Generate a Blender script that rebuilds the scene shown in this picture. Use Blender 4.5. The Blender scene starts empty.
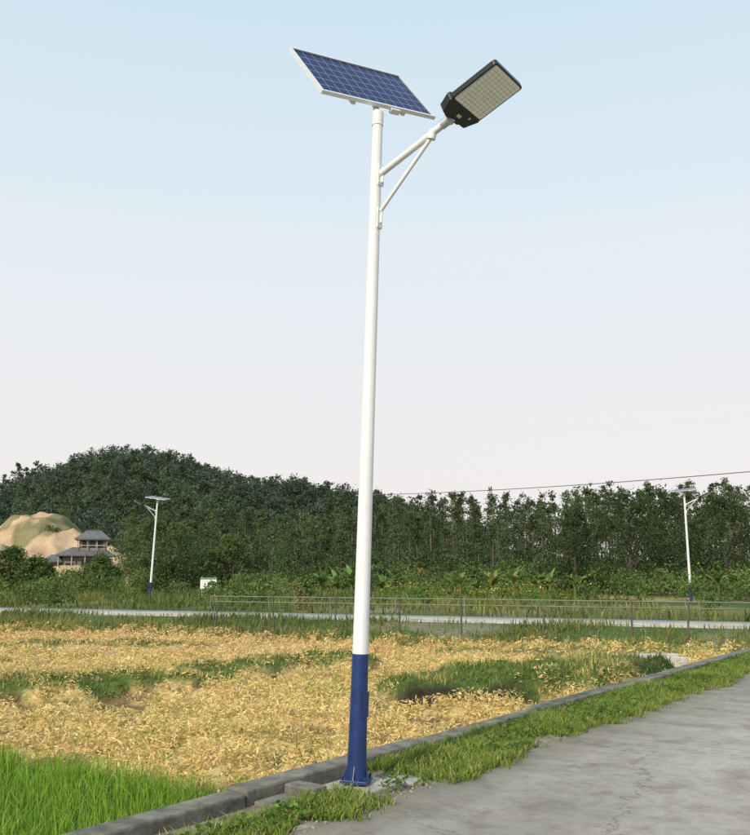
import bpy, math, numpy as np
from mathutils import Vector, Matrix
rng=np.random.default_rng(7)
scene=bpy.context.scene
R=math.radians
# ------------------------------------------------------------------ helpers
_T=np.random.default_rng(3).random((256,256))
def vn(x,y,sc=1.0,o=0.0):
    x=np.asarray(x,float)*sc+o*17.3+1000; y=np.asarray(y,float)*sc+o*7.7+1000
    xi=np.floor(x).astype(int); yi=np.floor(y).astype(int)
    fx=x-xi; fy=y-yi; fx=fx*fx*(3-2*fx); fy=fy*fy*(3-2*fy)
    a=_T[xi%256,yi%256]; b=_T[(xi+1)%256,yi%256]; c=_T[xi%256,(yi+1)%256]; d=_T[(xi+1)%256,(yi+1)%256]
    return (a*(1-fx)+b*fx)*(1-fy)+(c*(1-fx)+d*fx)*fy
def fbm(x,y,sc=1.0,o=0,oct=4):
    s=0;a=.5;t=0
    for i in range(oct):
        s=s+a*vn(x,y,sc*2**i,o+i*3.1); t+=a; a*=.5
    return s/t
def sstep(a,b,x):
    t=np.clip((np.asarray(x,float)-a)/(b-a),0,1); return t*t*(3-2*t)
def raw_mesh(name,V,F,mat,C=None,smooth=False,parent=None):
    V=np.asarray(V,np.float32); F=np.asarray(F,np.int32)
    me=bpy.data.meshes.new(name); k=F.shape[1]; nf=len(F)
    me.vertices.add(len(V)); me.vertices.foreach_set('co',V.ravel())
    me.loops.add(nf*k); me.loops.foreach_set('vertex_index',F.ravel())
    me.polygons.add(nf); me.polygons.foreach_set('loop_start',np.arange(nf,dtype=np.int32)*k)
    me.polygons.foreach_set('loop_total',np.full(nf,k,np.int32))
    if smooth: me.polygons.foreach_set('use_smooth',np.ones(nf,bool))
    me.update(calc_edges=True)
    if C is not None:
        at=me.color_attributes.new('Col','FLOAT_COLOR','POINT')
        C4=np.ones((len(V),4),np.float32); C4[:,:3]=np.clip(C,0,1); at.data.foreach_set('color',C4.ravel())
    me.materials.append(mat)
    ob=bpy.data.objects.new(name,me); scene.collection.objects.link(ob)
    if parent: ob.parent=parent
    return ob
class B:
    def __init__(s): s.v=[];s.f=[];s.m=[];s.sm=[]
    def add(s,vs,fs,mi=0,sm=False):
        o=len(s.v); s.v+=[tuple(v) for v in vs]
        for f in fs: s.f.append(tuple(i+o for i in f)); s.m.append(mi); s.sm.append(sm)
    def box(s,c,size,rot=None,mi=0):
        c=Vector(c); hx,hy,hz=[a/2 for a in size]; rot=rot or Matrix.Identity(3)
        vs=[c+rot@Vector((x*hx,y*hy,z*hz)) for x in(-1,1) for y in(-1,1) for z in(-1,1)]
        s.add(vs,[(0,1,3,2),(4,6,7,5),(0,4,5,1),(2,3,7,6),(0,2,6,4),(1,5,7,3)],mi)
    def tube(s,p0,p1,r0,r1=None,n=16,mi=0,cap=True,sm=True):
        p0=Vector(p0);p1=Vector(p1); r1=r0 if r1 is None else r1
        q=(p1-p0).to_track_quat('Z','Y').to_matrix()
        vs=[]
        for p,r in((p0,r0),(p1,r1)):
            for i in range(n):
                a=2*math.pi*i/n; vs.append(p+q@Vector((r*math.cos(a),r*math.sin(a),0)))
        s.add(vs,[(i,(i+1)%n,n+(i+1)%n,n+i) for i in range(n)],mi,sm)
        if cap:
            s.add(vs,[tuple(range(n))[::-1],tuple(range(n,2*n))],mi)
    def lathe(s,prof,n=24,mi=0):
        vs=[(r*math.cos(2*math.pi*i/n),r*math.sin(2*math.pi*i/n),z) for r,z in prof for i in range(n)]
        fs=[(k*n+i,k*n+(i+1)%n,(k+1)*n+(i+1)%n,(k+1)*n+i) for k in range(len(prof)-1) for i in range(n)]
        s.add(vs,fs,mi,True)
        s.add(vs[-n:],[tuple(range(n))],mi)
    def build(s,name,mats,parent=None,bevel=0):
        me=bpy.data.meshes.new(name); me.from_pydata(s.v,[],s.f)
        for m in mats: me.materials.append(m)
        me.polygons.foreach_set('material_index',s.m); me.polygons.foreach_set('use_smooth',s.sm); me.update()
        ob=bpy.data.objects.new(name,me); scene.collection.objects.link(ob)
        if parent: ob.parent=parent
        if bevel:
            b=ob.modifiers.new('bevel','BEVEL'); b.width=bevel; b.segments=2; b.limit_method='ANGLE'; b.angle_limit=R(40)
        return ob
def empty(name,M=None):
    e=bpy.data.objects.new(name,None); scene.collection.objects.link(e); e.empty_display_size=.3
    if M is not None: e.matrix_world=M
    return e
# ------------------------------------------------------------------ materials
def mat(name,col,rough=.6,metal=0,noise=None,bump=0,spec=.5):
    m=bpy.data.materials.new(name); m.use_nodes=True; nt=m.node_tree; p=nt.nodes['Principled BSDF']
    p.inputs['Base Color'].default_value=(*col,1); p.inputs['Roughness'].default_value=rough; p.inputs['Metallic'].default_value=metal
    p.inputs['Specular IOR Level'].default_value=spec
    if noise:
        sc,amt=noise
        tc=nt.nodes.new('ShaderNodeTexCoord'); n=nt.nodes.new('ShaderNodeTexNoise'); n.inputs['Scale'].default_value=sc; n.inputs['Detail'].default_value=8; n.inputs['Roughness'].default_value=.65
        nt.links.new(tc.outputs['Object'],n.inputs['Vector'])
        mr=nt.nodes.new('ShaderNodeMapRange'); mr.inputs[1].default_value=.3; mr.inputs[2].default_value=.7; mr.inputs[3].default_value=1-amt; mr.inputs[4].default_value=1+amt
        nt.links.new(n.outputs['Fac'],mr.inputs[0])
        mx=nt.nodes.new('ShaderNodeVectorMath'); mx.operation='SCALE'; mx.inputs[0].default_value=col
        nt.links.new(mr.outputs[0],mx.inputs['Scale']); nt.links.new(mx.outputs[0],p.inputs['Base Color'])
        if bump:
            b=nt.nodes.new('ShaderNodeBump'); b.inputs['Strength'].default_value=bump; b.inputs['Distance'].default_value=.02
            nt.links.new(n.outputs['Fac'],b.inputs['Height']); nt.links.new(b.outputs[0],p.inputs['Normal'])
    return m
def foliage(name,trans=.35,rough=.6):
    m=bpy.data.materials.new(name); m.use_nodes=True; nt=m.node_tree; p=nt.nodes['Principled BSDF']
    a=nt.nodes.new('ShaderNodeAttribute'); a.attribute_name='Col'
    nt.links.new(a.outputs['Color'],p.inputs['Base Color']); p.inputs['Roughness'].default_value=rough; p.inputs['Specular IOR Level'].default_value=.25
    t=nt.nodes.new('ShaderNodeBsdfTranslucent'); nt.links.new(a.outputs['Color'],t.inputs['Color'])
    mx=nt.nodes.new('ShaderNodeMixShader'); mx.inputs[0].default_value=trans
    nt.links.new(p.outputs[0],mx.inputs[1]); nt.links.new(t.outputs[0],mx.inputs[2])
    nt.links.new(mx.outputs[0],nt.nodes['Material Output'].inputs['Surface']); return m
def groundmat():
    m=bpy.data.materials.new('soil'); m.use_nodes=True; nt=m.node_tree; p=nt.nodes['Principled BSDF']
    a=nt.nodes.new('ShaderNodeAttribute'); a.attribute_name='Col'
    tc=nt.nodes.new('ShaderNodeTexCoord'); n=nt.nodes.new('ShaderNodeTexNoise'); n.inputs['Scale'].default_value=9; n.inputs['Detail'].default_value=10; n.inputs['Roughness'].default_value=.7
    nt.links.new(tc.outputs['Object'],n.inputs['Vector'])
    mr=nt.nodes.new('ShaderNodeMapRange'); mr.inputs[1].default_value=.3; mr.inputs[2].default_value=.7; mr.inputs[3].default_value=.55; mr.inputs[4].default_value=1.4
    nt.links.new(n.outputs['Fac'],mr.inputs[0])
    s=nt.nodes.new('ShaderNodeVectorMath'); s.operation='SCALE'; nt.links.new(a.outputs['Color'],s.inputs[0]); nt.links.new(mr.outputs[0],s.inputs['Scale'])
    nt.links.new(s.outputs[0],p.inputs['Base Color']); p.inputs['Roughness'].default_value=.95; p.inputs['Specular IOR Level'].default_value=.1
    b=nt.nodes.new('ShaderNodeBump'); b.inputs['Strength'].default_value=.7; b.inputs['Distance'].default_value=.04
    nt.links.new(n.outputs['Fac'],b.inputs['Height']); nt.links.new(b.outputs[0],p.inputs['Normal']); return m
def roadmat():
    m=bpy.data.materials.new('concrete_road'); m.use_nodes=True; nt=m.node_tree; p=nt.nodes['Principled BSDF']; N=nt.nodes.new; L=nt.links.new
    tc=N('ShaderNodeTexCoord'); mp=N('ShaderNodeMapping'); mp.inputs['Rotation'].default_value=(0,0,R(36.87)); L(tc.outputs['Object'],mp.inputs['Vector'])
    def noise(sc,det=8,ro=.6,vec=None):
        n=N('ShaderNodeTexNoise'); n.inputs['Scale'].default_value=sc; n.inputs['Detail'].default_value=det; n.inputs['Roughness'].default_value=ro; L(vec or mp.outputs[0],n.inputs['Vector']); return n
    def ramp(src,pts):
        r=N('ShaderNodeValToRGB'); L(src,r.inputs[0]); e=r.color_ramp.elements
        while len(e)<len(pts): e.new(.5)
        for k,(q,c) in enumerate(pts): e[k].position=q; e[k].color=(*c,1)
        return r
    def mul(a,b,f=1.):
        x=N('ShaderNodeMix'); x.data_type='RGBA'; x.blend_type='MULTIPLY'; x.inputs[0].default_value=f; L(a,x.inputs[6]); L(b,x.inputs[7]); return x.outputs[2]
    mp2=N('ShaderNodeMapping'); mp2.inputs['Scale'].default_value=(1,.22,1); L(mp.outputs[0],mp2.inputs['Vector'])
    big=ramp(noise(.9,6,.6,mp2.outputs[0]).outputs['Fac'],[(.3,(.31,.28,.24)),(.5,(.39,.355,.31)),(.7,(.46,.425,.38))])
    med=ramp(noise(5,10,.75).outputs['Fac'],[(.3,(.70,.68,.65)),(.55,(1,1,1)),(.75,(1.0,1.0,1.0))])
    fine=ramp(noise(75,5,.8).outputs['Fac'],[(.3,(.62,.62,.62)),(.5,(.95,.95,.95)),(.7,(1,1,1))])
    c=mul(mul(big.outputs[0],med.outputs[0]),fine.outputs[0],.8)
    st=ramp(noise(1.7,9,.7).outputs['Fac'],[(.50,(1,1,1)),(.68,(.70,.67,.62))]); c=mul(c,st.outputs[0])
    nz=noise(2.2,6,.7); ad=N('ShaderNodeVectorMath'); ad.operation='MULTIPLY_ADD'; ad.inputs[1].default_value=(.9,.9,0); L(nz.outputs['Color'],ad.inputs[0]); L(mp.outputs[0],ad.inputs[2])
    vo=N('ShaderNodeTexVoronoi'); vo.feature='DISTANCE_TO_EDGE'; vo.inputs['Scale'].default_value=.28; L(ad.outputs[0],vo.inputs['Vector'])
    cr=ramp(vo.outputs['Distance'],[(.0,(.42,.40,.36)),(.0035,(1,1,1))]); c=mul(c,cr.outputs[0],.8)
    sx=N('ShaderNodeSeparateXYZ'); L(mp.outputs[0],sx.inputs[0])
    a=N('ShaderNodeMath'); a.operation='PINGPONG'; a.inputs[1].default_value=2.25; L(sx.outputs[1],a.inputs[0])
    jr=ramp(a.outputs[0],[(.0,(.3,.28,.25)),(.012,(1,1,1))]); c=mul(c,jr.outputs[0],.85)
    # soil washed onto the road margin
    ed=N('ShaderNodeMath'); ed.operation='MULTIPLY_ADD'; ed.inputs[1].default_value=.9; L(nz.outputs['Fac'],ed.inputs[0]); L(sx.outputs[0],ed.inputs[2])
    mr=N('ShaderNodeMapRange'); mr.inputs[1].default_value=-3.75; mr.inputs[2].default_value=-3.05; mr.inputs[3].default_value=.75; mr.inputs[4].default_value=0; L(ed.outputs[0],mr.inputs[0])
    mm_=N('ShaderNodeMix'); mm_.data_type='RGBA'; mm_.inputs[7].default_value=(.26,.215,.155,1); L(mr.outputs[0],mm_.inputs[0]); L(c,mm_.inputs[6]); c=mm_.outputs[2]
    L(c,p.inputs['Base Color']); p.inputs['Roughness'].default_value=.85; p.inputs['Specular IOR Level'].default_value=.3
    b=N('ShaderNodeBump'); b.inputs['Strength'].default_value=.35; b.inputs['Distance'].default_value=.01
    L(fine.outputs[0],b.inputs['Height']); L(b.outputs[0],p.inputs['Normal']); return m
def panelmat():
    m=bpy.data.materials.new('solar_cells'); m.use_nodes=True; nt=m.node_tree; p=nt.nodes['Principled BSDF']; N=nt.nodes.new; L=nt.links.new
    a=N('ShaderNodeAttribute'); a.attribute_name='cell'; s=N('ShaderNodeSeparateXYZ'); L(a.outputs['Vector'],s.inputs[0])
    def line(o,w,k=1.):
        q=N('ShaderNodeMath'); q.operation='MULTIPLY'; q.inputs[1].default_value=k; L(o,q.inputs[0])
        g=N('ShaderNodeMath'); g.operation='PINGPONG'; g.inputs[1].default_value=.5; L(q.outputs[0],g.inputs[0])
        l=N('ShaderNodeMath'); l.operation='LESS_THAN'; l.inputs[1].default_value=w; L(g.outputs[0],l.inputs[0]); return l.outputs[0]
    mx=N('ShaderNodeMath'); mx.operation='MAXIMUM'; L(line(s.outputs[0],.022),mx.inputs[0]); L(line(s.outputs[1],.022),mx.inputs[1])
    bb=line(s.outputs[1],.03,3.)
    w=N('ShaderNodeTexNoise'); w.inputs['Scale'].default_value=3; L(a.outputs['Vector'],w.inputs['Vector'])
    r=N('ShaderNodeValToRGB'); r.color_ramp.elements[0].color=(.003,.005,.05,1); r.color_ramp.elements[1].color=(.006,.012,.10,1); L(w.outputs['Fac'],r.inputs[0])
    c1=N('ShaderNodeMix'); c1.data_type='RGBA'; c1.inputs[7].default_value=(.04,.055,.17,1); L(bb,c1.inputs[0]); L(r.outputs[0],c1.inputs[6])
    c2=N('ShaderNodeMix'); c2.data_type='RGBA'; c2.inputs[7].default_value=(.26,.31,.52,1); L(mx.outputs[0],c2.inputs[0]); L(c1.outputs[2],c2.inputs[6])
    L(c2.outputs[2],p.inputs['Base Color']); p.inputs['Roughness'].default_value=.22; p.inputs['Specular IOR Level'].default_value=.12; return m
M_white=mat('white_paint',(.72,.73,.75),.42,noise=(3,.06))
M_blue=mat('blue_paint',(.009,.030,.125),.4,noise=(6,.35))
M_galv=mat('galvanised_steel',(.55,.56,.58),.45,.6,noise=(20,.1))
M_alu=mat('aluminium_frame',(.72,.73,.75),.35,.3)
M_black=mat('black_housing',(.012,.012,.013),.35)
M_lens=mat('lens_plate',(.72,.73,.75),.35)
M_led=mat('led_lens',(.97,.98,.98),.15)
M_silver=mat('silver_reflector',(.62,.62,.62),.4)
M_panel=panelmat()
M_conc=mat('weathered_concrete',(.15,.14,.118),.9,noise=(6,.6),bump=.9)
M_conc2=mat('pale_concrete',(.34,.325,.30),.9,noise=(9,.3),bump=.5)
M_stone=mat('gravel_stone',(.24,.22,.19),.9,noise=(3,.5))
M_wood=mat('post_wood',(.10,.085,.07),.9,noise=(9,.4))
M_wire=mat('wire',(.10,.10,.09),.6)
M_rail=mat('rail_paint',(.14,.18,.13),.7,noise=(2,.3))
M_soil=groundmat(); M_road=roadmat()
M_road2=mat('far_road_concrete',(.34,.325,.29),.9,noise=(1.2,.25))
M_leaf=foliage('leaves'); M_grass=foliage('grass',.4,.55); M_straw=foliage('straw',.3,.8)
M_water=mat('water',(.1,.11,.11),.06)
# ------------------------------------------------------------------ frames along the road
def NS(n,s): return (-.8*np.asarray(n)+.6*np.asarray(s), .6*np.asarray(n)+.8*np.asarray(s))
def nn(x,y): return -.8*x+.6*y
def mm(x,y): return (y-(32.5-.39*x))*.932
def ricelim(x,y): return y-(9.65-.55*(x+3.8))
def segd(x,y,a,b):
    ax,ay=a;bx,by=b; dx,dy=bx-ax,by-ay; t=np.clip(((x-ax)*dx+(y-ay)*dy)/(dx*dx+dy*dy),0,1)
    return np.hypot(x-ax-t*dx,y-ay-t*dy)
RID=[((-8,13.2),(-3.6,15.7),.7,.26),((-3.6,15.7),(-.6,19.2),.7,.26),((1.2,14.1),(4.2,16.0),1.15,.38),((-14,21),(-5,23),.8,.16),((2,21.0),(7,21.3),.6,.16)]
def ridge(x,y):
    r=0*x
    for a,b,w,h in RID:
        d=segd(x,y,a,b)+ (fbm(x,y,1.3,5,3)-.5)*.7
        r=np.maximum(r,h*(1-sstep(w*.65,w*1.1,d)))
    return r
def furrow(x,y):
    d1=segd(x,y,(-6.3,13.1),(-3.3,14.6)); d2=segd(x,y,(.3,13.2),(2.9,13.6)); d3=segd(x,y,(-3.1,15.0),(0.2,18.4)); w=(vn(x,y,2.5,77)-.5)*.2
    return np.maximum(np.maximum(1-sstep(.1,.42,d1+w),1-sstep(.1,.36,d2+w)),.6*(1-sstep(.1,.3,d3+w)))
def chan(x,y): return segd(x,y,(4.5,18.0),(6.1,18.1))
def lump(x,y):
    a=fbm(x,y,1.9,51,3); b=1-np.abs(2*fbm(x,y,1.3,53,3)-1)*2.2
    row=.5+.5*np.sin((.45*x+.9*y)*2*np.pi/1.5+3*fbm(x,y,.35,71,2))
    return .48*a+.28*b+.24*row
def gz(x,y):
    x=np.asarray(x,float); y=np.asarray(y,float)
    n=nn(x,y); m=mm(x,y)
    fld=-.29+ridge(x,y)-.18*furrow(x,y)+.34*(lump(x,y)-.5)+.08*(fbm(x,y,5,1,3)-.5)+.10*(fbm(x,y,.5,2,2)-.5)
    ch=1-sstep(.35,.8,chan(x,y)); fld=fld*(1-ch)+ch*(-.30)
    ricez=-.30+.02*fbm(x,y,3,4)
    rice=1-sstep(-.15,.15,ricelim(x,y))
    fld=fld*(1-rice)+ricez*rice
    ed=1-sstep(5.0,5.5,n); fld=fld*(1-ed)+np.minimum(fld,-.2)*ed
    up=sstep(-4.2,-2.0,m); fld=fld*(1-up)+(-.02+.05*(fbm(x,y,1.2,8)-.5))*up
    z=np.where(n>4.98,fld, np.where(n>4.82,(n-4.82)/.16*(-.25), .0))
    verge=.002+.04*(fbm(x,y,3.5,6)-.45)
    z=np.where((n<=4.82)&(n>4.02),verge,z)
    z=np.where((n<=4.02)&(n>-1.7),-.035,z)
    z=np.where((m>-1.6)&(m<1.6)&(n>4.9),-.03,z)
    return z
# ------------------------------------------------------------------ ground
def axis(lo,hi,st,grow,far):
    a=list(np.arange(lo,hi,st)); v=a[-1]; s=st
    while v<far: s*=grow; v+=s; a.append(v)
    v=a[0]; s=st; pre=[]
    while v>-far: s*=grow; v-=s; pre.append(v)
    return np.array(pre[::-1]+a)
xs=axis(-9,10,.085,1.12,2500)
ys=[5.0]
while ys[-1]<2500: ys.append(ys[-1]+max(.06,ys[-1]*.0075 if ys[-1]<40 else (ys[-1]-35)*.07))
pre=[];v=5.;s=.1
while v>-2500: s*=1.2; v-=s; pre.append(v)
ys=np.array(pre[::-1]+ys)
X,Y=np.meshgrid(xs,ys); Z=gz(X,Y)
n=nn(X,Y); m=mm(X,Y)
soil=np.array([.19,.125,.065]); straw=np.array([.55,.42,.19]); green=np.array([.07,.11,.03]); dirt=np.array([.27,.235,.18])
k=lump(X,Y)[...,None]; C=soil+(straw-soil)*sstep(.38,.56,k)
pk=sstep(17,22,Y)*sstep(.40,.55,fbm(X,Y,.25,31)+.12*sstep(2,-3,X)); C=C+(np.array([.48,.33,.21])-C)*pk[...,None]*.85
rr=sstep(.05,.2,ridge(X,Y))[...,None]; C=C*(1-rr)+rr*green*1.2
ff=furrow(X,Y)[...,None]; C=C*(1-ff)+ff*np.array([.035,.028,.018])  # furrows near black: dark earth plus the bund edge's shadow line painted in
gf=sstep(-8,-6,m)[...,None]; C=C*(1-gf)+gf*(green+(dirt-green)*sstep(.5,.7,fbm(X,Y,.4,3))[...,None]*.6)
rice=(1-sstep(-.15,.15,ricelim(X,Y)))[...,None]; C=C*(1-rice)+rice*np.array([.05,.08,.02])
vg=((n<4.9)&(n>-2))[...,None]; dk=sstep(.35,.65,fbm(X,Y,3,9))[...,None]
C=np.where(vg,dirt*.75*(1-dk)+dk*dirt*1.15,C)
far=sstep(30,60,np.hypot(X,Y))[...,None]*(m>2)[...,None]; bare=sstep(.50,.60,fbm(X,Y,.12,61))[...,None]; C=C*(1-far)+far*(np.array([.07,.095,.035])*(1-bare)+bare*np.array([.40,.27,.13]))
ny,nx=X.shape; idx=np.arange(ny*nx).reshape(ny,nx)
F=np.stack([idx[:-1,:-1],idx[:-1,1:],idx[1:,1:],idx[1:,:-1]],-1).reshape(-1,4)
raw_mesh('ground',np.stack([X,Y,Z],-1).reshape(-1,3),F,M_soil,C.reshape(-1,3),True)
# ------------------------------------------------------------------ roads
sv=np.arange(-40,60,.12); eL=4.08+.16*(fbm(sv,sv*0,.9,2)-.5)+.10*(fbm(sv,sv*0,5,3)-.5); eR=-1.6+.1*(fbm(sv,sv*0,.8,4)-.5)
cols=[eR-.0,eR,eR*.5+eL*.5,eL,eL]; zs=[-.05,.012,.03,.012,-.05]
V=[]
for c,z in zip(cols,zs):
    x,y=NS(c,sv); V.append(np.stack([x,y,np.full_like(x,z)],-1))
V=np.stack(V,1).reshape(-1,3); K=5; a=np.arange(len(sv)-1)[:,None]*K+np.arange(K-1)[None]
F=np.stack([a,a+K,a+K+1,a+1],-1).reshape(-1,4); raw_mesh('road',V,F,M_road)
xv=np.arange(-120,14.2,.6); cy=32.5-.39*xv
V=[]
for o,z in((-1.35,-.1),(-1.3,.05),(1.3,.05),(1.35,-.1)):
    w=o+.14*(fbm(xv,xv*0,.7,o+5)-.5); V.append(np.stack([xv+.363*w,cy+.932*w,np.full_like(xv,z)],-1))
V=np.stack(V,1).reshape(-1,3);K=4; a=np.arange(len(xv)-1)[:,None]*K+np.arange(K-1)[None]
raw_mesh('far_road',V,np.stack([a,a+K,a+K+1,a+1],-1).reshape(-1,4),M_road2)
b=B(); s=-12.
while s<42:
    L_=2.4; rotz=Matrix.Rotation(R(-36.87)+rng.normal(0,.004),3,'Z')
    cx,cyy=NS(4.89+rng.normal(0,.008),s+L_/2); hz=.12+rng.normal(0,.010)
    b.box((cx,cyy,(hz-.4)/2),(.22,L_-.012,hz+.4),rotz); s+=L_
b.build('concrete_kerb',[M_conc],bevel=.018)
b=B(); rz=Matrix.Rotation(R(-36.87),3,'Z')
x,y=NS(4.62,5.28); b.box((x,y,.03),(.30,.16,.14),rz); x,y=NS(4.66,5.02); b.box((x,y,.01),(.2,.30,.06),rz)
b.build('concrete_slab',[M_conc],bevel=.012)
b=B()
x,y=NS(4.5,5.8); b.box((x,y,-.03),(.46,.56,.11),rz); x,y=NS(4.36,6.22); b.box((x,y,-.02),(.30,.2,.075),rz)
b.build('pole_footing',[M_conc2],bevel=.015)
b=B()
for i in range(650):
    s_=rng.uniform(2.5,9) if i<300 else rng.uniform(3.4,6.2) ; n_=rng.uniform(4.0,4.76); r=rng.uniform(.003,.012)
    x,y=NS(n_,s_); z=float(gz(x,y)) if n_>4.1 else .012; q=Matrix.Rotation(rng.uniform(0,6),3,Vector(rng.normal(size=3)).normalized())
    b.box((x,y,z+r*.3),(r*2,r*1.5,r*1.2),q)
b.build('gravel',[M_stone])
# small concrete irrigation channel in the field
Ch=empty('concrete_channel',Matrix.Translation((5.3,18.05,-.14))@Matrix.Rotation(R(3),4,'Z'))
b=B(); b.box((0,-.24,0),(1.8,.09,.30)); b.box((0,.24,0),(1.8,.09,.34)); b.box((0,0,-.12),(1.8,.39,.05)); b.box((-.93,0,0),(.06,.57,.30)); b.build('walls',[mat('channel_concrete',(.45,.44,.42),.8,noise=(4,.2))],Ch,bevel=.01)
b=B(); b.box((0,0,.05),(1.79,.385,.01)); b.build('water_surface',[M_water],Ch)
# ------------------------------------------------------------------ vegetation builders
def blades(P,h,w,lean,col,jit=.15):
    N=len(P); yaw=rng.uniform(0,2*np.pi,N); la=rng.uniform(0,2*np.pi,N)
    d=np.stack([np.cos(yaw),np.sin(yaw),0*yaw],-1)*(w/2)[:,None]; l=np.stack([np.cos(la),np.sin(la),0*la],-1)*(lean*h)[:,None]
    up=np.zeros((N,3)); up[:,2]=h
    b0=P-d;b1=P+d;mid=P+up*.6+l*.35; m0=mid-d*.8;m1=mid+d*.8; tip=P+up*np.sqrt(np.clip(1-lean**2*.6,.1,1))[:,None]+l
    V=np.stack([b0,b1,m0,m1,tip],1).reshape(-1,3); a=np.arange(N)[:,None]*5
    F=np.concatenate([a+[0,1,3],a+[0,3,2],a+[2,3,4]],0)
    c=col*(1+rng.normal(0,jit,(N,1))); C=np.repeat(c,5,0)
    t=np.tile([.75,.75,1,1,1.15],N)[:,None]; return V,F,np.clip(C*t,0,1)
def quads(P,s,col,asp=.5,flat=0.,jit=.15):
    N=len(P); a=rng.normal(size=(N,3)); a[:,2]*=(1-flat); a/=np.linalg.norm(a,axis=1)[:,None]
    t=rng.normal(size=(N,3)); t[:,2]*=(1-flat*.6); b=np.cross(a,np.cross(t,a)); b/=np.linalg.norm(b,axis=1)[:,None]+1e-9
    s=s[:,None]; V=np.stack([P-a*s,P-b*s*asp,P+a*s,P+b*s*asp],1).reshape(-1,3)
    F=np.arange(4*N).reshape(N,4); C=np.repeat(col*(1+rng.normal(0,jit,(N,1))),4,0); return V,F,np.clip(C,0,.9)
def merge(parts):
    V=[];F=[];C=[];o=0
    for v,f,c in parts: V.append(v);F.append(f+o);C.append(c);o+=len(v)
    return np.concatenate(V),np.concatenate(F),np.concatenate(C)
def mixc(a,b,t): return np.array(a)+(np.array(b)-np.array(a))*np.asarray(t)[:,None]
# rice paddy
N=90000; x=rng.uniform(-9,0,N); y=rng.uniform(2.5,12.5,N)
k=(nn(x,y)>5.08)&(ricelim(x,y)<.3*(vn(x,y,2,3)-.5)); x=x[k];y=y[k]
cl=vn(x,y,6,4); k=rng.random(len(x))<.25+cl; x=x[k];y=y[k]
P=np.stack([x,y,gz(x,y)],-1); t=fbm(x,y,1.5,7)
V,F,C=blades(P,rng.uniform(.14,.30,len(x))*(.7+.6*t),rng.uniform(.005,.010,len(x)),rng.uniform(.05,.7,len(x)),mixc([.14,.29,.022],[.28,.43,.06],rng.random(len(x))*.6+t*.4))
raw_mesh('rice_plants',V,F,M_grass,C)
# dry straw cover
def field_pts(N,ymin=7.5,ymax=31):
    u=rng.random(N); y=ymin*(ymax/ymin)**(u**.85); x=(rng.random(N)*2-1)*(y*.5+3)
    k=(nn(x,y)>5.06)&(ricelim(x,y)>-.1)&(mm(x,y)<-6)&(chan(x,y)>.45); return x[k],y[k]
x,y=field_pts(40000); t=lump(x,y); rg=ridge(x,y); fu=furrow(x,y)
k=(rng.random(len(x))<.12+1.0*sstep(.40,.54,t))&(fu<.3)&(rng.random(len(x))>rg*2.6); x=x[k];y=y[k];t=t[k]
kk=16; h=rng.uniform(.03,.13,len(x))*(.6+1.4*sstep(.45,.65,t)); px=np.repeat(x,kk)+rng.normal(0,.06,len(x)*kk); py=np.repeat(y,kk)+rng.normal(0,.06,len(x)*kk)
pz=gz(px,py)+np.repeat(h,kk)*rng.random(len(px))
big=fbm(px,py,.5,14); hue=np.repeat(rng.random(len(x)),kk)*.6+big*.4
c=mixc([.56,.40,.15],[.86,.69,.34],hue)
gr=np.repeat(rng.random(len(x))<.03+.22*sstep(.54,.68,fbm(x,y,.45,18)),kk); c[gr]=c[gr]*[.56,.76,.45]
c=c*(1-.3*sstep(20,26,py)[:,None]*np.array([0,.22,.12]))
sz=rng.uniform(.018,.046,len(px))*(1+np.clip(py-9,0,30)*.035)
S1=quads(np.stack([px,py,pz],-1),sz,c,asp=.24,flat=.35,jit=.16)
raw_mesh('dry_straw',*S1[:2],M_straw,S1[2])
# weeds on bunds and field
x,y=field_pts(60000,9,31); rg=ridge(x,y); g2=fbm(x,y,.55,21); fu=furrow(x,y)
k=(rng.random(len(x))<sstep(.04,.16,rg)*.95+.05*sstep(.55,.7,g2))&(fu<.5); x=x[k];y=y[k];rg=rg[k]
x2=np.repeat(x,3)+rng.normal(0,.05,len(x)*3); y2=np.repeat(y,3)+rng.normal(0,.05,len(x)*3)
P=np.stack([x2,y2,gz(x2,y2)],-1); dry=fbm(x2,y2,.8,23)
c=mixc([.13,.19,.035],[.52,.44,.16],sstep(.38,.62,dry)*.85+rng.random(len(x2))*.3)
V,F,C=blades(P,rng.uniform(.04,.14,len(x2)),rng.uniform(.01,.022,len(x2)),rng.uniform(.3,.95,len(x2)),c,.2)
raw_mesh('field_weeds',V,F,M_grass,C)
# verge grass
N=90000; s_=1.5+38*rng.random(N)**1.7; n_=rng.uniform(3.8,4.80,N)
dn=fbm(s_,n_,2.2,25); dn2=fbm(s_,n_,7,26,2)
lush=sstep(6.1,6.6,s_)
near=(1-lush)*sstep(4.55,4.35,n_)*sstep(.40,.48,dn)*sstep(5.6,5.3,s_)
edge=sstep(3.86,4.12,n_+.45*(dn-.5)+.25*(dn2-.5))
d=np.maximum(lush*sstep(.34,.50,dn+.08*lush),near)*edge*(.2+.8*dn2*1.3)
k=rng.random(N)<d; s_=s_[k];n_=n_[k];dn=dn[k]
x,y=NS(n_,s_); rep=3; x=np.repeat(x,rep)+rng.normal(0,.015,len(x)*rep); y=np.repeat(y,rep)+rng.normal(0,.015,len(y)*rep); dnr=np.repeat(dn,rep)
hh=rng.uniform(.02,.09,len(x))*(.3+1.5*dnr)*(1+.4*sstep(4.2,4.5,nn(x,y)))
dryg=rng.random(len(x))<.16
c=mixc([.10,.18,.02],[.29,.37,.065],rng.random(len(x))*.5+dnr*.5); c[dryg]=[.46,.40,.18]
P=np.stack([x,y,np.where(nn(x,y)<4.1,.012,gz(x,y))],-1)
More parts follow.
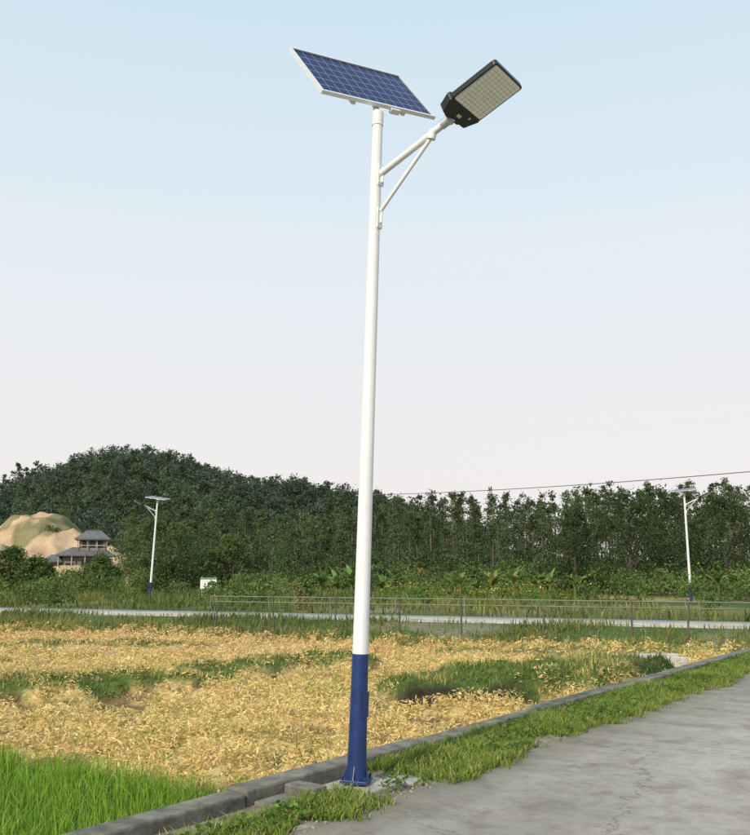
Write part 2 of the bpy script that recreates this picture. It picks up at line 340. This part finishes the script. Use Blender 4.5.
V,F,C=blades(P,hh,rng.uniform(.005,.012,len(x)),rng.uniform(.2,1.0,len(x)),c)
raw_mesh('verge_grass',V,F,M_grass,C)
N=1500; s_=rng.uniform(2.5,26,N); n_=np.where(rng.random(N)<.35,rng.uniform(5.02,5.3,N),rng.uniform(4.1,4.75,N)); dn=fbm(s_,n_,1.6,95); k=(dn>.52)&((s_>6.3)|(n_<4.4)); s_=s_[k];n_=n_[k]
x,y=NS(n_,s_); kk=14; px=np.repeat(x,kk)+rng.normal(0,.035,len(x)*kk); py=np.repeat(y,kk)+rng.normal(0,.035,len(x)*kk); pz=gz(px,py)+rng.uniform(.01,.13,len(px))
S1=quads(np.stack([px,py,pz],-1),rng.uniform(.012,.03,len(px)),mixc([.07,.15,.025],[.17,.27,.05],rng.random(len(px))),asp=.6,flat=.6)
raw_mesh('verge_weeds',*S1[:2],M_grass,S1[2])
# far roadside weeds
N=90000; x=rng.uniform(-38,13,N); w=rng.uniform(-7.5,34,N); w=np.where(rng.random(N)<.5,rng.uniform(-7.8,-1.45,N),w)
k=((w<-1.45)|(w>1.5)); x=x[k];w=w[k]; y=32.5-.39*x+w/.932
k=(nn(x,y)>5.2)&(np.abs(x)<y*.62+3); x=x[k];y=y[k];w=w[k]; d=fbm(x,y,.5,33); k=rng.random(len(x))<sstep(.34,.6,d)*.9+.08; x=x[k];y=y[k];w=w[k];d=d[k]
h=np.where(w<0,rng.uniform(.08,.34,len(x)),rng.uniform(.15,.6,len(x)))*(.4+1.0*d)
c=mixc([.07,.13,.025],[.29,.27,.09],rng.random(len(x))*.5+.5*sstep(.4,.7,fbm(x,y,.2,35)))
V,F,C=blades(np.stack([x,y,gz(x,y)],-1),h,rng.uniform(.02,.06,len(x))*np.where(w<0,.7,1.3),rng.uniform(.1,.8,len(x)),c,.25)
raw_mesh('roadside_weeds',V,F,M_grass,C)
# ---- leaf clouds (shrubs, forests)
def trunkq(p0,p1,r0,r1,col,n=5):
    a=np.arange(n)*2*np.pi/n; c=np.stack([np.cos(a),np.sin(a),0*a],-1); p0=np.array(p0,float);p1=np.array(p1,float)
    V=np.concatenate([p0+c*r0,p1+c*r1]); i=np.arange(n); F=np.stack([i,(i+1)%n,n+(i+1)%n,n+i],-1)
    return V,F,np.tile(col,(2*n,1)).astype(float)
def cloud_tree(x,y,z,h,r,nc,nl,leaf,ca,cb,base=.3,trunk=True,spread=.3,taper=.5,limbs=5,flat=0.,pk=.35,tp=.85):
    t=rng.random(nc)**tp; a=rng.uniform(0,2*np.pi,nc)
    prof=np.sqrt(np.clip(1-((t-pk)/(1.03-pk))**2,.03,1))*(1-taper*t*t)
    rad=r*prof*np.sqrt(rng.uniform(.15,1,nc))
    cx=x+rad*np.cos(a); cy=y+rad*np.sin(a); cz=z+h*(base+(1-base)*t*.97)
    sp=r*spread*(1-.5*t)*rng.uniform(.6,1.3,nc)
    g=rng.normal(size=(nc,nl,3)); g[...,2]*=.75
    P=(np.stack([cx,cy,cz],-1)[:,None]+g*sp[:,None,None]).reshape(-1,3); P[:,2]=np.maximum(P[:,2],z+.05)
    hue=np.repeat(rng.random(nc)*.6,nl)+rng.random(nc*nl)*.4
    parts=[quads(P,leaf*rng.uniform(.6,1.3,len(P)),mixc(ca,cb,hue),asp=.5,jit=.12,flat=flat)]
    if trunk:
        parts.append(trunkq((x,y,z-.2),(x+rng.normal(0,.05*h*.3),y,z+h*.88),.010*h+.02,.015,[.26,.23,.18]))
        for i in range(min(limbs,nc)):
            zz=z+h*(base*.7+.08*i); parts.append(trunkq((x,y,zz),(cx[i],cy[i],max(cz[i],zz+.1)),.03,.01,[.16,.13,.1],4))
    return merge(parts)
parts=[]
for i in range(260):
    Y0=rng.uniform(38,78); X0=rng.uniform(-.58,.62)*Y0; r_=X0/Y0
    if mm(X0,Y0)<3: continue
    if abs(X0-16.3)<1.5 and Y0<50: continue
    if abs(X0+9.4)<2.0 and Y0<54: continue
    if abs(X0+13.1)<1.2 and Y0<56: continue
    if -.06<r_<.27 and Y0<57: continue
    h=rng.uniform(.5,1.5)*(1+ (Y0-40)/50)
    if r_<-.27: h=min(h,1.6)
    t=rng.random(); ca=np.array([.04,.075,.02])*(1+t); cb=np.array([.15,.21,.055])*(1+.3*t)
    if rng.random()<.12: ca=np.array([.16,.13,.05]); cb=np.array([.36,.29,.12])
    parts.append(cloud_tree(X0,Y0,0,h,h*rng.uniform(.5,1.3),12,32,.055+.025*h,ca,cb,base=.1,trunk=False,spread=.3))
V,F,C=merge(parts); raw_mesh('shrubs',V,F,M_leaf,C)
parts=[]
for i in range(60):
    Y0=rng.uniform(43,56); X0=rng.uniform(.01,.25)*Y0; h=rng.uniform(.4,1.0)
    parts.append(cloud_tree(X0,Y0,0,h,h*.7,8,26,.06,[.06,.12,.03],[.18,.27,.06],base=.1,trunk=False,spread=.33))
    if rng.random()<.5:
        nf=20; P=np.stack([X0+rng.normal(0,h*.45,nf),Y0+rng.normal(0,h*.45,nf),h*rng.uniform(.7,1.15,nf)],-1)
        parts.append(quads(P,rng.uniform(.03,.06,nf),np.tile([.62,.30,.07] if rng.random()<.6 else [.60,.46,.12],(nf,1)),asp=.9))
V,F,C=merge(parts); raw_mesh('flowering_plants',V,F,M_leaf,C)
# eucalyptus plantation
parts=[]
def top_h(px):
    return np.interp(px,[60,130,180,260,360,372,420,480,520,560,600,640,700,750,850],[7,8.1,8.3,7.7,8.2,9.4,9.9,10.0,9.5,10.2,10.6,10.9,10.9,11.1,11.1])
for row in range(9):
    Y0=76+row*4.2; X0=-.285*Y0+rng.uniform(0,2)
    while X0<.66*Y0:
        yy=Y0+rng.uniform(-2,2); px=375+870*X0/yy
        H=top_h(px)*(yy/92)*(rng.uniform(.80,1.03))*(.80 if row<2 else 1)
        fr=row<3; br=rng.uniform(.65,1.3)
        parts.append(cloud_tree(X0,yy,0,H,rng.uniform(.85,1.5),26 if fr else 20,40 if fr else 28,.105 if fr else .14,np.array([.040,.064,.026])*br,np.array([.120,.160,.062])*br,base=.16 if fr else .38,spread=.31,taper=.68,limbs=3,pk=.25,tp=.75))
        X0+=rng.uniform(1.4,2.7)
V,F,C=merge(parts); raw_mesh('eucalyptus_forest',V,F,M_leaf,C)
parts=[]
for i in range(110):
    Y0=rng.uniform(69,80); X0=rng.uniform(-.27,.62)*Y0; h=rng.uniform(1.6,4.0); br=rng.uniform(.6,1.4)
    parts.append(cloud_tree(X0,Y0,0,h,h*.55,14,38,.12,np.array([.035,.062,.022])*br,np.array([.11,.155,.05])*br,base=.05,trunk=False,spread=.32))
V,F,C=merge(parts); raw_mesh('forest_understory',V,F,M_leaf,C)
def broad(x,y,h,r,ca,cb,nc=75,nl=60,leaf=.11,base=.10):
    parts=[cloud_tree(x,y,0,h,r,nc,nl,leaf,ca,cb,base=base,trunk=False,spread=.20,taper=.35)]
    bark=[.13,.11,.085]; parts.append(trunkq((x,y,-.2),(x+.1,y,h*.45),.02*h+.05,.09,bark,8))
    for i in range(8):
        a=rng.uniform(0,6.28); parts.append(trunkq((x+.05,y,h*(.2+.03*i)),(x+math.cos(a)*r*.7,y+math.sin(a)*r*.7,h*rng.uniform(.5,.85)),.07,.02,bark,5))
    V,F,C=merge(parts); raw_mesh('broadleaf_tree',V,F,M_leaf,C)
dk=([.022,.042,.015],[.070,.105,.035])
broad(17.6,61,7.3,3.0,*dk); broad(20.4,63,7.7,2.8,*dk); broad(14.9,66,6.6,2.2,*dk); broad(24.6,62,6.8,2.6,*dk)
broad(-15.5,70,5.4,2.6,[.045,.08,.025],[.15,.20,.065]); broad(-18.6,74,6.0,2.2,[.04,.075,.022],[.13,.18,.055]); broad(-11.8,73,4.6,2.2,[.045,.08,.025],[.15,.20,.06])
broad(-27.2,66,3.4,1.9,[.04,.07,.022],[.12,.17,.05]); broad(-24.2,63,2.6,1.5,[.04,.07,.02],[.13,.19,.055]); broad(-21.0,68,2.7,1.6,[.04,.07,.02],[.13,.19,.055])
# ---- hill
xs=np.linspace(-230,140,120); ysh=np.linspace(130,400,80); X,Y=np.meshgrid(xs,ysh)
def hz(x,y):
    top=np.interp(x*230/np.clip(y,150,400),[-230,-150,-105,-92,-78,-65,-56,-46,-33,-20,-6.6,6.6,20,50,140],[6,13,17,22.5,28.4,31,29.8,26.2,21.6,21.4,19.5,15.5,10,6,4])
    return top*np.exp(-((y-232)/48)**2)+ (fbm(x,y,.03,2)-.5)*3*np.exp(-((y-232)/60)**2)-1.0
C=np.tile([.06,.08,.04],(X.size,1)); idx=np.arange(X.size).reshape(X.shape)
F=np.stack([idx[:-1,:-1],idx[:-1,1:],idx[1:,1:],idx[1:,:-1]],-1).reshape(-1,4)
raw_mesh('hill',np.stack([X,Y,hz(X,Y)],-1).reshape(-1,3),F,M_soil,C,True)
parts=[]
for i in range(2500):
    y=rng.uniform(150,245); x=rng.uniform(-.62,.12)*y
    z=float(hz(x,y))
    if z<1.5: continue
    pat=float(fbm(x,y,.035,5)); h=rng.uniform(3.0,6.4); br=rng.uniform(.65,1.45)
    ca=np.array([.048,.072,.046])*br; cb=np.array([.112,.150,.085])*(.55+.9*pat)*br  # leaf colour lifted and made bluish to stand in for distance haze
    parts.append(cloud_tree(x,y,z-.3,h,rng.uniform(1.5,2.7),9,20,.30,ca,cb,base=.25,spread=.33,limbs=0,trunk=False,taper=.5))
V,F,C=merge(parts); raw_mesh('hill_forest',V,F,M_leaf,C)
for (x,H) in ((-95.7,9.5),(-90.4,8.5),(-93.5,7.5),(-99,8.0)):
    yy=232; z=float(hz(x,yy))
    V,F,C=cloud_tree(x,yy,z,H,1.7,16,20,.34,[.03,.055,.03],[.08,.12,.06],base=.35,spread=.32); raw_mesh('pine_tree',V,F,M_leaf,C)
# bare earth mound
g=np.linspace(-1,1,110); X,Y=np.meshgrid(g,g); rr=np.hypot(X,Y)
wx=-49+X*19; wy=128+Y*20; Zm=9.4*(1-sstep(.1,.95,rr+.6*(fbm(wx,wy,.12,3)-.5)))+2.4*(fbm(wx,wy,.35,5,5)-.5)+.9*np.abs(fbm(wx,wy*.4,.9,15,3)-.5)-.6*rr
kf=fbm(wx,wy*1+Zm*2,.35,6)[...,None]; C=np.array([.47,.335,.22])*(.55+.8*kf); gm=sstep(.50,.58,fbm(wx,wy,.3,9,5))[...,None]; C=C*(1-gm*.7)+gm*.7*np.array([.12,.14,.06])
idx=np.arange(X.size).reshape(X.shape); F=np.stack([idx[:-1,:-1],idx[:-1,1:],idx[1:,1:],idx[1:,:-1]],-1).reshape(-1,4)
raw_mesh('bare_earth_mound',np.stack([wx,wy,Zm],-1).reshape(-1,3),F,M_soil,C.reshape(-1,3),True)
parts=[]
for i in range(110):
    u,v=rng.uniform(-.85,.85,2); x0=-49+u*19; y0=128+v*20; r0=math.hypot(u,v); z0=float(9.4*(1-sstep(.1,.95,r0+.6*(fbm(x0,y0,.12,3)-.5)))+2.4*(fbm(x0,y0,.35,5,5)-.5)-.6*r0)
    if float(fbm(x0,y0,.3,9,5))<.46: continue
    h=rng.uniform(.5,1.6); parts.append(cloud_tree(x0,y0,z0,h,h*.9,7,20,.14,[.05,.075,.03],[.14,.18,.06],base=.1,trunk=False))
V,F,C=merge(parts); raw_mesh('mound_bushes',V,F,M_leaf,C)
g=np.linspace(-1,1,50); X,Y=np.meshgrid(g,g); rr=np.hypot(X,Y); wx=-28.0+X*6.5; wy=82+Y*6; Zm=2.1*(1-sstep(.2,1,rr))+.9*(fbm(wx,wy,.6,5)-.5)-.2
C=np.array([.46,.33,.19])*(.6+.8*fbm(wx,wy,.7,6)[...,None]); idx=np.arange(X.size).reshape(X.shape); F=np.stack([idx[:-1,:-1],idx[:-1,1:],idx[1:,1:],idx[1:,:-1]],-1).reshape(-1,4)
raw_mesh('earth_pile',np.stack([wx,wy,Zm],-1).reshape(-1,3),F,M_soil,C.reshape(-1,3),True)
# ---- pavilion house
M_wall=mat('grey_timber_wall',(.21,.19,.17),.85,noise=(1.5,.35)); M_roof=mat('dark_roof_tiles',(.12,.12,.125),.8,noise=(3,.4)); M_dark=mat('dark_opening',(.02,.02,.02),.6); M_trim=mat('pale_trim',(.36,.34,.30),.8,noise=(2,.3))
Hh=empty('pavilion_house',Matrix.Translation((-31.4,96,0.4))@Matrix.Rotation(R(14),4,'Z'))
def hip(b,cx,cy,z,w,d,h,ri,mi=0):
    vs=[(cx-w/2,cy-d/2,z),(cx+w/2,cy-d/2,z),(cx+w/2,cy+d/2,z),(cx-w/2,cy+d/2,z),(cx-ri/2,cy,z+h),(cx+ri/2,cy,z+h),
        (cx-w/2,cy-d/2,z-.15),(cx+w/2,cy-d/2,z-.15),(cx+w/2,cy+d/2,z-.15),(cx-w/2,cy+d/2,z-.15)]
    b.add(vs,[(0,1,5,4),(1,2,5),(2,3,4,5),(3,0,4),(6,7,1,0),(7,8,2,1),(8,9,3,2),(9,6,0,3),(9,8,7,6)],mi)
b=B(); b.box((0,0,1.4),(4.6,3.6,2.8)); b.box((.6,0,4.0),(2.7,2.4,1.2)); b.box((-3.1,.2,1.1),(1.6,2.6,2.2)); b.build('walls',[M_wall],Hh)
b=B(); hip(b,0,0,2.95,5.9,4.8,.85,3.2); hip(b,.6,0,4.7,3.7,3.3,.85,1.7); hip(b,-3.2,.2,2.3,2.5,3.4,.7,1.0); b.tube((-.25,0,5.56),(1.45,0,5.56),.07,n=8); b.build('roof',[M_roof],Hh)
b=B()
for xx in(-2.7,-1.35,0,1.35,2.7): b.tube((xx,-2.25,0),(xx,-2.25,2.8),.08,n=8)
for xx in(-.9,.1,1.1,2.1): b.tube((xx,-1.4,3.6),(xx,-1.4,4.56),.05,n=6)
b.box((0,-2.25,.55),(5.4,.06,.08)); b.box((.6,-1.4,3.95),(3.1,.05,.07)); b.build('columns',[M_trim],Hh)
b=B()
for xx in(-1.6,0,1.6): b.box((xx,-1.82,1.35),(.8,.05,1.5 if xx else 2.0))
for xx in(-.2,.6,1.4): b.box((xx,-1.22,4.1),(.5,.05,.7))
b.box((-3.1,-1.12,1.2),(.7,.05,.9)); b.build('windows',[M_dark],Hh)
parts=[]
for (bx,by,h) in((-33.2,90,2.4),(-30.6,89,2.0),(-28.0,90,3.4),(-35.5,91,3.2),(-27.2,92,4.6),(-26.4,87,2.5),(-24.5,80,2.2),(-29.5,78,1.5),(-31.5,80,1.7)):
    parts.append(cloud_tree(bx,by,0,h,h*.55,18,34,.11,[.035,.065,.022],[.12,.175,.05],base=.05,trunk=False))
V,F,C=merge(parts); raw_mesh('garden_bushes',V,F,M_leaf,C)
# ---- banana plants
def banana(x,y,h):
    V=[];F=[];C=[];o=0
    tv,tf,tc=trunkq((x,y,-.1),(x,y,h*.45),.09,.06,[.16,.2,.07],7); V.append(tv);F.append(tf);C.append(tc);o=len(tv)
    for i in range(9):
        a=i*2.4+rng.uniform(-.4,.4); L=h*rng.uniform(.4,.7); el=rng.uniform(.6,1.35); nsg=6; w=.075*h
        col=np.array([.14,.23,.05])*rng.uniform(.6,1.4)
        if rng.random()<.15: col=np.array([.36,.28,.10])
        d=np.array([math.cos(a),math.sin(a)]); sd=np.array([-d[1],d[0],0]); p=np.array([x,y,h*.42]); ang=el+.35; row=[]; bend=rng.uniform(.18,.32)
        for k_ in range(nsg+1):
            t=k_/nsg; ww=w*abs(math.sin(math.pi*min(1,.12+t*.88)))**.6*(1 if t<1 else .05)
            row.append([p-sd*ww+np.array([0,0,-.25*ww]),p,p+sd*ww+np.array([0,0,-.25*ww])])
            p=p+np.array([d[0]*math.cos(ang),d[1]*math.cos(ang),math.sin(ang)])*L/nsg; ang-=bend
        rv=np.array(row).reshape(-1,3); f=[]
        for k_ in range(nsg):
            q=k_*3+o; f+=[(q,q+1,q+4,q+3),(q+1,q+2,q+5,q+4)]
        V.append(rv);F.append(np.array(f));C.append(np.tile(col,(len(rv),1))); o+=len(rv)
    raw_mesh('banana_plant',np.concatenate(V),np.concatenate(F),M_leaf,np.concatenate(C))
for bx,yy,h in((-1.9,44,2.0),(-1.2,46,2.2),(.4,50,1.7),(1.1,52,1.9),(4.6,51,1.9),(5.2,54,2.1),(6.1,53,1.6),(6.6,50,2.0),(7.3,54,1.8),(8.0,51,2.1),(8.5,55,2.3),(9.2,51,1.7),(9.9,53,2.1),(10.9,55,1.9),(11.5,51,1.9),(12.4,54,1.8),(-4.0,50,1.8),(-3.2,52,1.9),(19.4,50,1.9),(21.1,52,2.1)):
    banana(bx,yy,h)
# ------------------------------------------------------------------ fence, rail, sign, cable
Fn=empty('wire_fence'); b=B(); bw=B(); pts=[]
xx=-5.2
while xx<10.2:
    yy=26.6-.39*xx+rng.uniform(-.15,.15); z=float(gz(xx,yy)); hh=rng.uniform(.95,1.35); b.tube((xx,yy,z-.2),(xx+rng.normal(0,.06),yy,z+hh),.032,.027,7); pts.append((xx,yy,z)); xx+=rng.uniform(1.3,2.2)
for k_ in range(len(pts)-1):
    for hz_ in(.3,.55,.8,.92):
        p=Vector(pts[k_]);q=Vector(pts[k_+1]); mid=(p+q)/2+Vector((0,0,hz_-.04)); bw.tube(p+Vector((0,0,hz_)),mid,.004,n=4,cap=False); bw.tube(mid,q+Vector((0,0,hz_)),.004,n=4,cap=False)
b.build('posts',[M_wood],Fn); bw.build('wires',[M_wire],Fn)
Rl=empty('guard_rail'); b=B(); xx=-7.; prev=None
while xx<16:
    yy=32.5-.39*xx+2.6
    if prev:
        for hz_ in(.40,.62): b.tube((prev[0],prev[1],hz_),(xx,yy,hz_),.022,n=8)
    b.tube((xx,yy,-.1),(xx,yy,.66),.026,n=8); prev=(xx,yy); xx+=2.6
b.build('rails_and_posts',[M_rail],Rl)
Sg=empty('notice_board',Matrix.Translation((-9.4,50,0))@Matrix.Rotation(R(-8),4,'Z'))
b=B(); b.box((0,0,.98),(.95,.04,.62)); b.build('board',[mat('sign_white',(.75,.76,.74),.5)],Sg,bevel=.01)
b=B(); b.box((0,-.024,1.24),(.93,.006,.09),mi=0)
for r_ in range(3):
    for c_ in range(6): b.box((-.35+c_*.14,-.024,1.1-r_*.13),(.07,.006,.04),mi=1 if r_ else 2)
b.build('lettering',[mat('sign_green',(.03,.25,.08),.5),mat('sign_blue_text',(.3,.36,.48),.5),mat('sign_red_text',(.5,.2,.16),.5)],Sg)
b=B(); b.tube((-.38,.05,-.1),(-.38,.05,1.3),.025,n=8); b.tube((.38,.05,-.1),(.38,.05,1.3),.025,n=8); b.build('posts',[M_galv],Sg)
b=B(); A=Vector((-1.5,93.7,9.7)); E=Vector((46.2,35,8.9)); prev=None
for i in range(41):
    t=i/40; p=A.lerp(E,t)-Vector((0,0,1.1*4*t*(1-t)*.75))
    if prev: b.tube(prev,p,.035,n=6,cap=False)
    prev=p
b.build('power_cable',[mat('cable_black',(.12,.13,.15),.7)])
for p in(A,E):
    b=B(); b.tube((p.x,p.y,-.3),(p.x,p.y,p.z+.3),.15,.1,12); b.box((p.x,p.y,p.z-.05),(1.2,.1,.1)); b.tube((p.x,p.y,p.z),(p.x,p.y,p.z+.12),.05,n=8); b.build('utility_pole',[M_conc2])
# ------------------------------------------------------------------ street lamps
def street_lamp(M,panel_yaw,pc=(-.246,.078,.40),tilt=53,roll=8.2):
    E=empty('street_lamp',M); H=5.80
    b=B(); b.lathe([(.065,1.0),(.047,H-.02),(.047,H),(.001,H+.012)],28); b.build('pole',[M_white],E)
    b=B(); b.lathe([(.084,.02),(.079,.05),(.074,.30),(.069,.7),(.0665,1.0),(.0665,1.012)],28)
    for i in range(4):
        an=i*math.pi/2+.4; d=Vector((math.cos(an),math.sin(an),0)); t=Vector((-d.y,d.x,0))*.005
        p=[d*.066+Vector((0,0,.18)),d*.066+Vector((0,0,.02)),d*.11+Vector((0,0,.02)),d*.11+Vector((0,0,.05))]
        b.add([q+t for q in p]+[q-t for q in p],[(0,1,2,3),(7,6,5,4),(0,3,7,4),(3,2,6,7),(1,0,4,5)])
    b.box((0,0,.036),(.215,.215,.022),Matrix.Rotation(.4,3,'Z'))
    for sx in(-1,1):
        for sy in(-1,1):
            q=Matrix.Rotation(.4,3,'Z')@Vector((sx*.09,sy*.09,0)); b.tube((q.x,q.y,.047),(q.x,q.y,.08),.011,n=6,sm=False)
    b.box((.0695,0,.62),(.008,.075,.2)); b.build('blue_base',[M_blue],E,bevel=.002)
    s26=R(23); b=B()
    b.tube((0.03,0,5.17),(.80,0,5.17+.77*math.tan(s26)),.030,n=18); b.tube((.04,0,4.80),(.60,0,5.385),.018,n=14)
    b.box((.054,0,5.17),(.012,.080,.20)); b.box((.056,0,4.76),(.012,.070,.19)); b.box((.06,0,5.17),(.05,.012,.15)); b.box((.06,0,4.78),(.05,.012,.13))
    for z in(5.10,5.245,4.69,4.83):
        for sy in(-.026,.026): b.tube((.058,sy,z),(.068,sy,z),.007,n=6,sm=False)
    b.tube((.59,0,5.36),(.61,0,5.44),.036,n=14)
    b.build('arm',[M_white],E,bevel=.002)
    an=R(22.5); A_=Vector((math.cos(an),0,math.sin(an))); W=Vector((0,1,0)); U=A_.cross(W); Rm=Matrix((A_,W,U)).transposed(); O=Vector((.76,0,5.485))
    P=lambda a,w,u: O+A_*a+W*w+U*u
    b=B(); b.tube(P(-.07,0,0),P(.05,0,0),.041,n=18); b.tube(P(.0,0,0),P(.03,0,0),.05,n=18); b.build('spigot',[M_galv],E)
    hw=.225
    def plate(a0,a1,w0,w1,u0,u1,r=.03):
        vs=[];K=5
        for (ca,cw,st,rw) in((a1-r,w1*hw-r,0,r),(a0+r,w0*hw-r,90,r),(a0+r,-w0*hw+r,180,r),(a1-r,-w1*hw+r,270,r)):
            for k_ in range(K): t=R(st+90*k_/(K-1)); vs.append((ca+rw*math.cos(t),cw+rw*math.sin(t)))
        nV=len(vs); V=[P(a,w,u0) for a,w in vs]+[P(a,w,u1) for a,w in vs]
        return V,[tuple(range(nV))[::-1],tuple(range(nV,2*nV))]+[(i,(i+1)%nV,nV+(i+1)%nV,nV+i) for i in range(nV)]
    b=B(); b.add(*plate(.04,.19,.80,1.0,-.035,.045)); b.add(*plate(.16,.63,1.0,1.0,-.03,.018)); b.add(*plate(.02,.17,.5,.72,-.02,.035))
    for i in range(12): b.box(P(.22+i*.032,0,.030),(.006,hw*1.8,.022),Rm)
    b.build('housing',[M_black],E,bevel=.004)
    b=B(); b.add(*plate(.188,.614,.93,.93,-.0335,-.029,.02)); b.build('lens_plate',[M_lens],E)
    b=B()
    for i in range(12):
        for j in range(8):
            b.box(P(.211+i*.0346,(j-3.5)*.0495,-.037),(.029,.042,.008),Rm,mi=0)
    b.build('led_array',[M_led],E)
    b=B(); b.box(P(.10,0,-.037),(.03,.05,.005),Rm); b.box(P(.14,.11,-.037),(.02,.02,.006),Rm); b.build('label',[M_silver],E)
    ly=panel_yaw; rl=R(roll); Lv=Vector((math.cos(ly)*math.cos(rl),math.sin(ly)*math.cos(rl),math.sin(rl))); hv=Vector((-math.sin(ly),math.cos(ly),0)); U0=Lv.cross(hv); ta=R(tilt); S=hv*math.cos(ta)+U0*math.sin(ta); Nn=Lv.cross(S); Rp=Matrix((Lv,S,Nn)).transposed()
    Cc=Vector((pc[0],pc[1],H+pc[2])); Lx,Sy=1.28,.80; Q=lambda l,s_,n_: Cc+Lv*l+S*s_+Nn*n_
    b=B()
    for sg in(-1,1): b.box(Q(0,sg*(Sy/2-.011),0),(Lx,.022,.036),Rp); b.box(Q(sg*(Lx/2-.011),0,0),(.022,Sy-.046,.036),Rp)
    b.build('panel_frame',[M_alu],E)
    b=B(); b.box(Q(0,0,-.004),(Lx-.046,Sy-.046,.003),Rp); b.build('panel_backsheet',[M_lens],E)
    me=bpy.data.meshes.new('solar_cells'); hl=(Lx-.046)/2;hs=(Sy-.046)/2
    me.from_pydata([Q(-hl,-hs,.006),Q(hl,-hs,.006),Q(hl,hs,.006),Q(-hl,hs,.006)],[],[(0,1,2,3)])
    at=me.attributes.new('cell','FLOAT_VECTOR','POINT')
    for i,vv in enumerate(((0,0,0),(12,0,0),(12,6,0),(0,6,0))): at.data[i].vector=vv
    me.materials.append(M_panel); ob=bpy.data.objects.new('solar_cells',me); scene.collection.objects.link(ob); ob.parent=E
    b=B()
    for sg in(-1,1): b.box(Q(sg*.28,0,-.035),(.04,Sy*.98,.034),Rp)
    b.box(Q(.03,-.02,-.062),(.75,.05,.02),Rp); b.tube((0,0,H-.10),Q(.12,-.10,-.07),.03,n=12); b.tube((0,0,H-.02),Q(.1,.2,-.06),.016,n=10)
    b.tube((0,0,H-.14),(0,0,H-.01),.053,n=24)
    b.box(Q(.16,-Sy/2-.012,-.02),(.10,.03,.05),Rp)
    b.build('panel_bracket',[M_white],E,bevel=.002)
    return E
yaw=-R(36.87)
street_lamp(Matrix.Translation((-.15,7.33,.02))@Matrix.Rotation(R(1.75),4,'Y')@Matrix.Rotation(yaw,4,'Z'),R(35)-yaw)
y2=R(-155); street_lamp(Matrix.Translation((-13.2,52,0.0))@Matrix.Rotation(R(2.2),4,'Y')@Matrix.Rotation(y2,4,'Z'),R(-10)-y2,(0,0,.16),9,-6)
y2=R(-40); street_lamp(Matrix.Translation((16.55,46.5,-.02))@Matrix.Rotation(R(-.3),4,'Y')@Matrix.Rotation(y2,4,'Z'),R(10)-y2,(-.05,.0,.16),9,6)
# ------------------------------------------------------------------ light, sky, camera
el=R(33); sd=Vector((-.52*math.cos(el),-.854*math.cos(el),math.sin(el)))
sl=bpy.data.lights.new('sun','SUN'); sl.energy=3.9; sl.angle=R(2.0); sl.color=(1,.88,.70); so=bpy.data.objects.new('sun',sl); scene.collection.objects.link(so)
so.rotation_euler=(-sd).to_track_quat('-Z','Y').to_euler()
w=bpy.data.worlds.new('World'); scene.world=w; w.use_nodes=True; nt=w.node_tree; bg=nt.nodes['Background']; bg.inputs[1].default_value=.1
sk=nt.nodes.new('ShaderNodeTexSky'); sk.sky_type='NISHITA'; sk.sun_disc=False; sk.sun_elevation=el; sk.sun_rotation=math.atan2(sd.x,sd.y)%(2*math.pi); sk.dust_density=3; sk.air_density=1; sk.ozone_density=1
tc=nt.nodes.new('ShaderNodeTexCoord'); sp=nt.nodes.new('ShaderNodeSeparateXYZ'); nt.links.new(tc.outputs['Generated'],sp.inputs[0])
rp=nt.nodes.new('ShaderNodeValToRGB'); nt.links.new(sp.outputs[2],rp.inputs[0]); e=rp.color_ramp.elements
for _ in range(2): e.new(.5)
for i,(p,c) in enumerate(((0,(.95,.88,.86)),(.15,(.92,.88,.88)),(.35,(.83,.90,.95)),(.75,(.54,.79,.93)))): e[i].position=p; e[i].color=(*c,1)
sc=nt.nodes.new('ShaderNodeVectorMath'); sc.operation='SCALE'; sc.inputs['Scale'].default_value=10.4; nt.links.new(rp.outputs[0],sc.inputs[0])
mx=nt.nodes.new('ShaderNodeMix'); mx.data_type='RGBA'; mx.inputs[0].default_value=.87; nt.links.new(sk.outputs[0],mx.inputs[6]); nt.links.new(sc.outputs[0],mx.inputs[7]); nt.links.new(mx.outputs[2],bg.inputs[0])
cd=bpy.data.cameras.new('camera'); co=bpy.data.objects.new('camera',cd); scene.collection.objects.link(co); co.location=(0,0,1.7); co.rotation_euler=(R(90+9.97),0,0)
cd.sensor_fit='HORIZONTAL'; cd.sensor_width=36; cd.lens=41.76; cd.clip_end=5000; scene.camera=co
scene.view_settings.view_transform='Standard'; scene.view_settings.look='None'; scene.view_settings.exposure=0
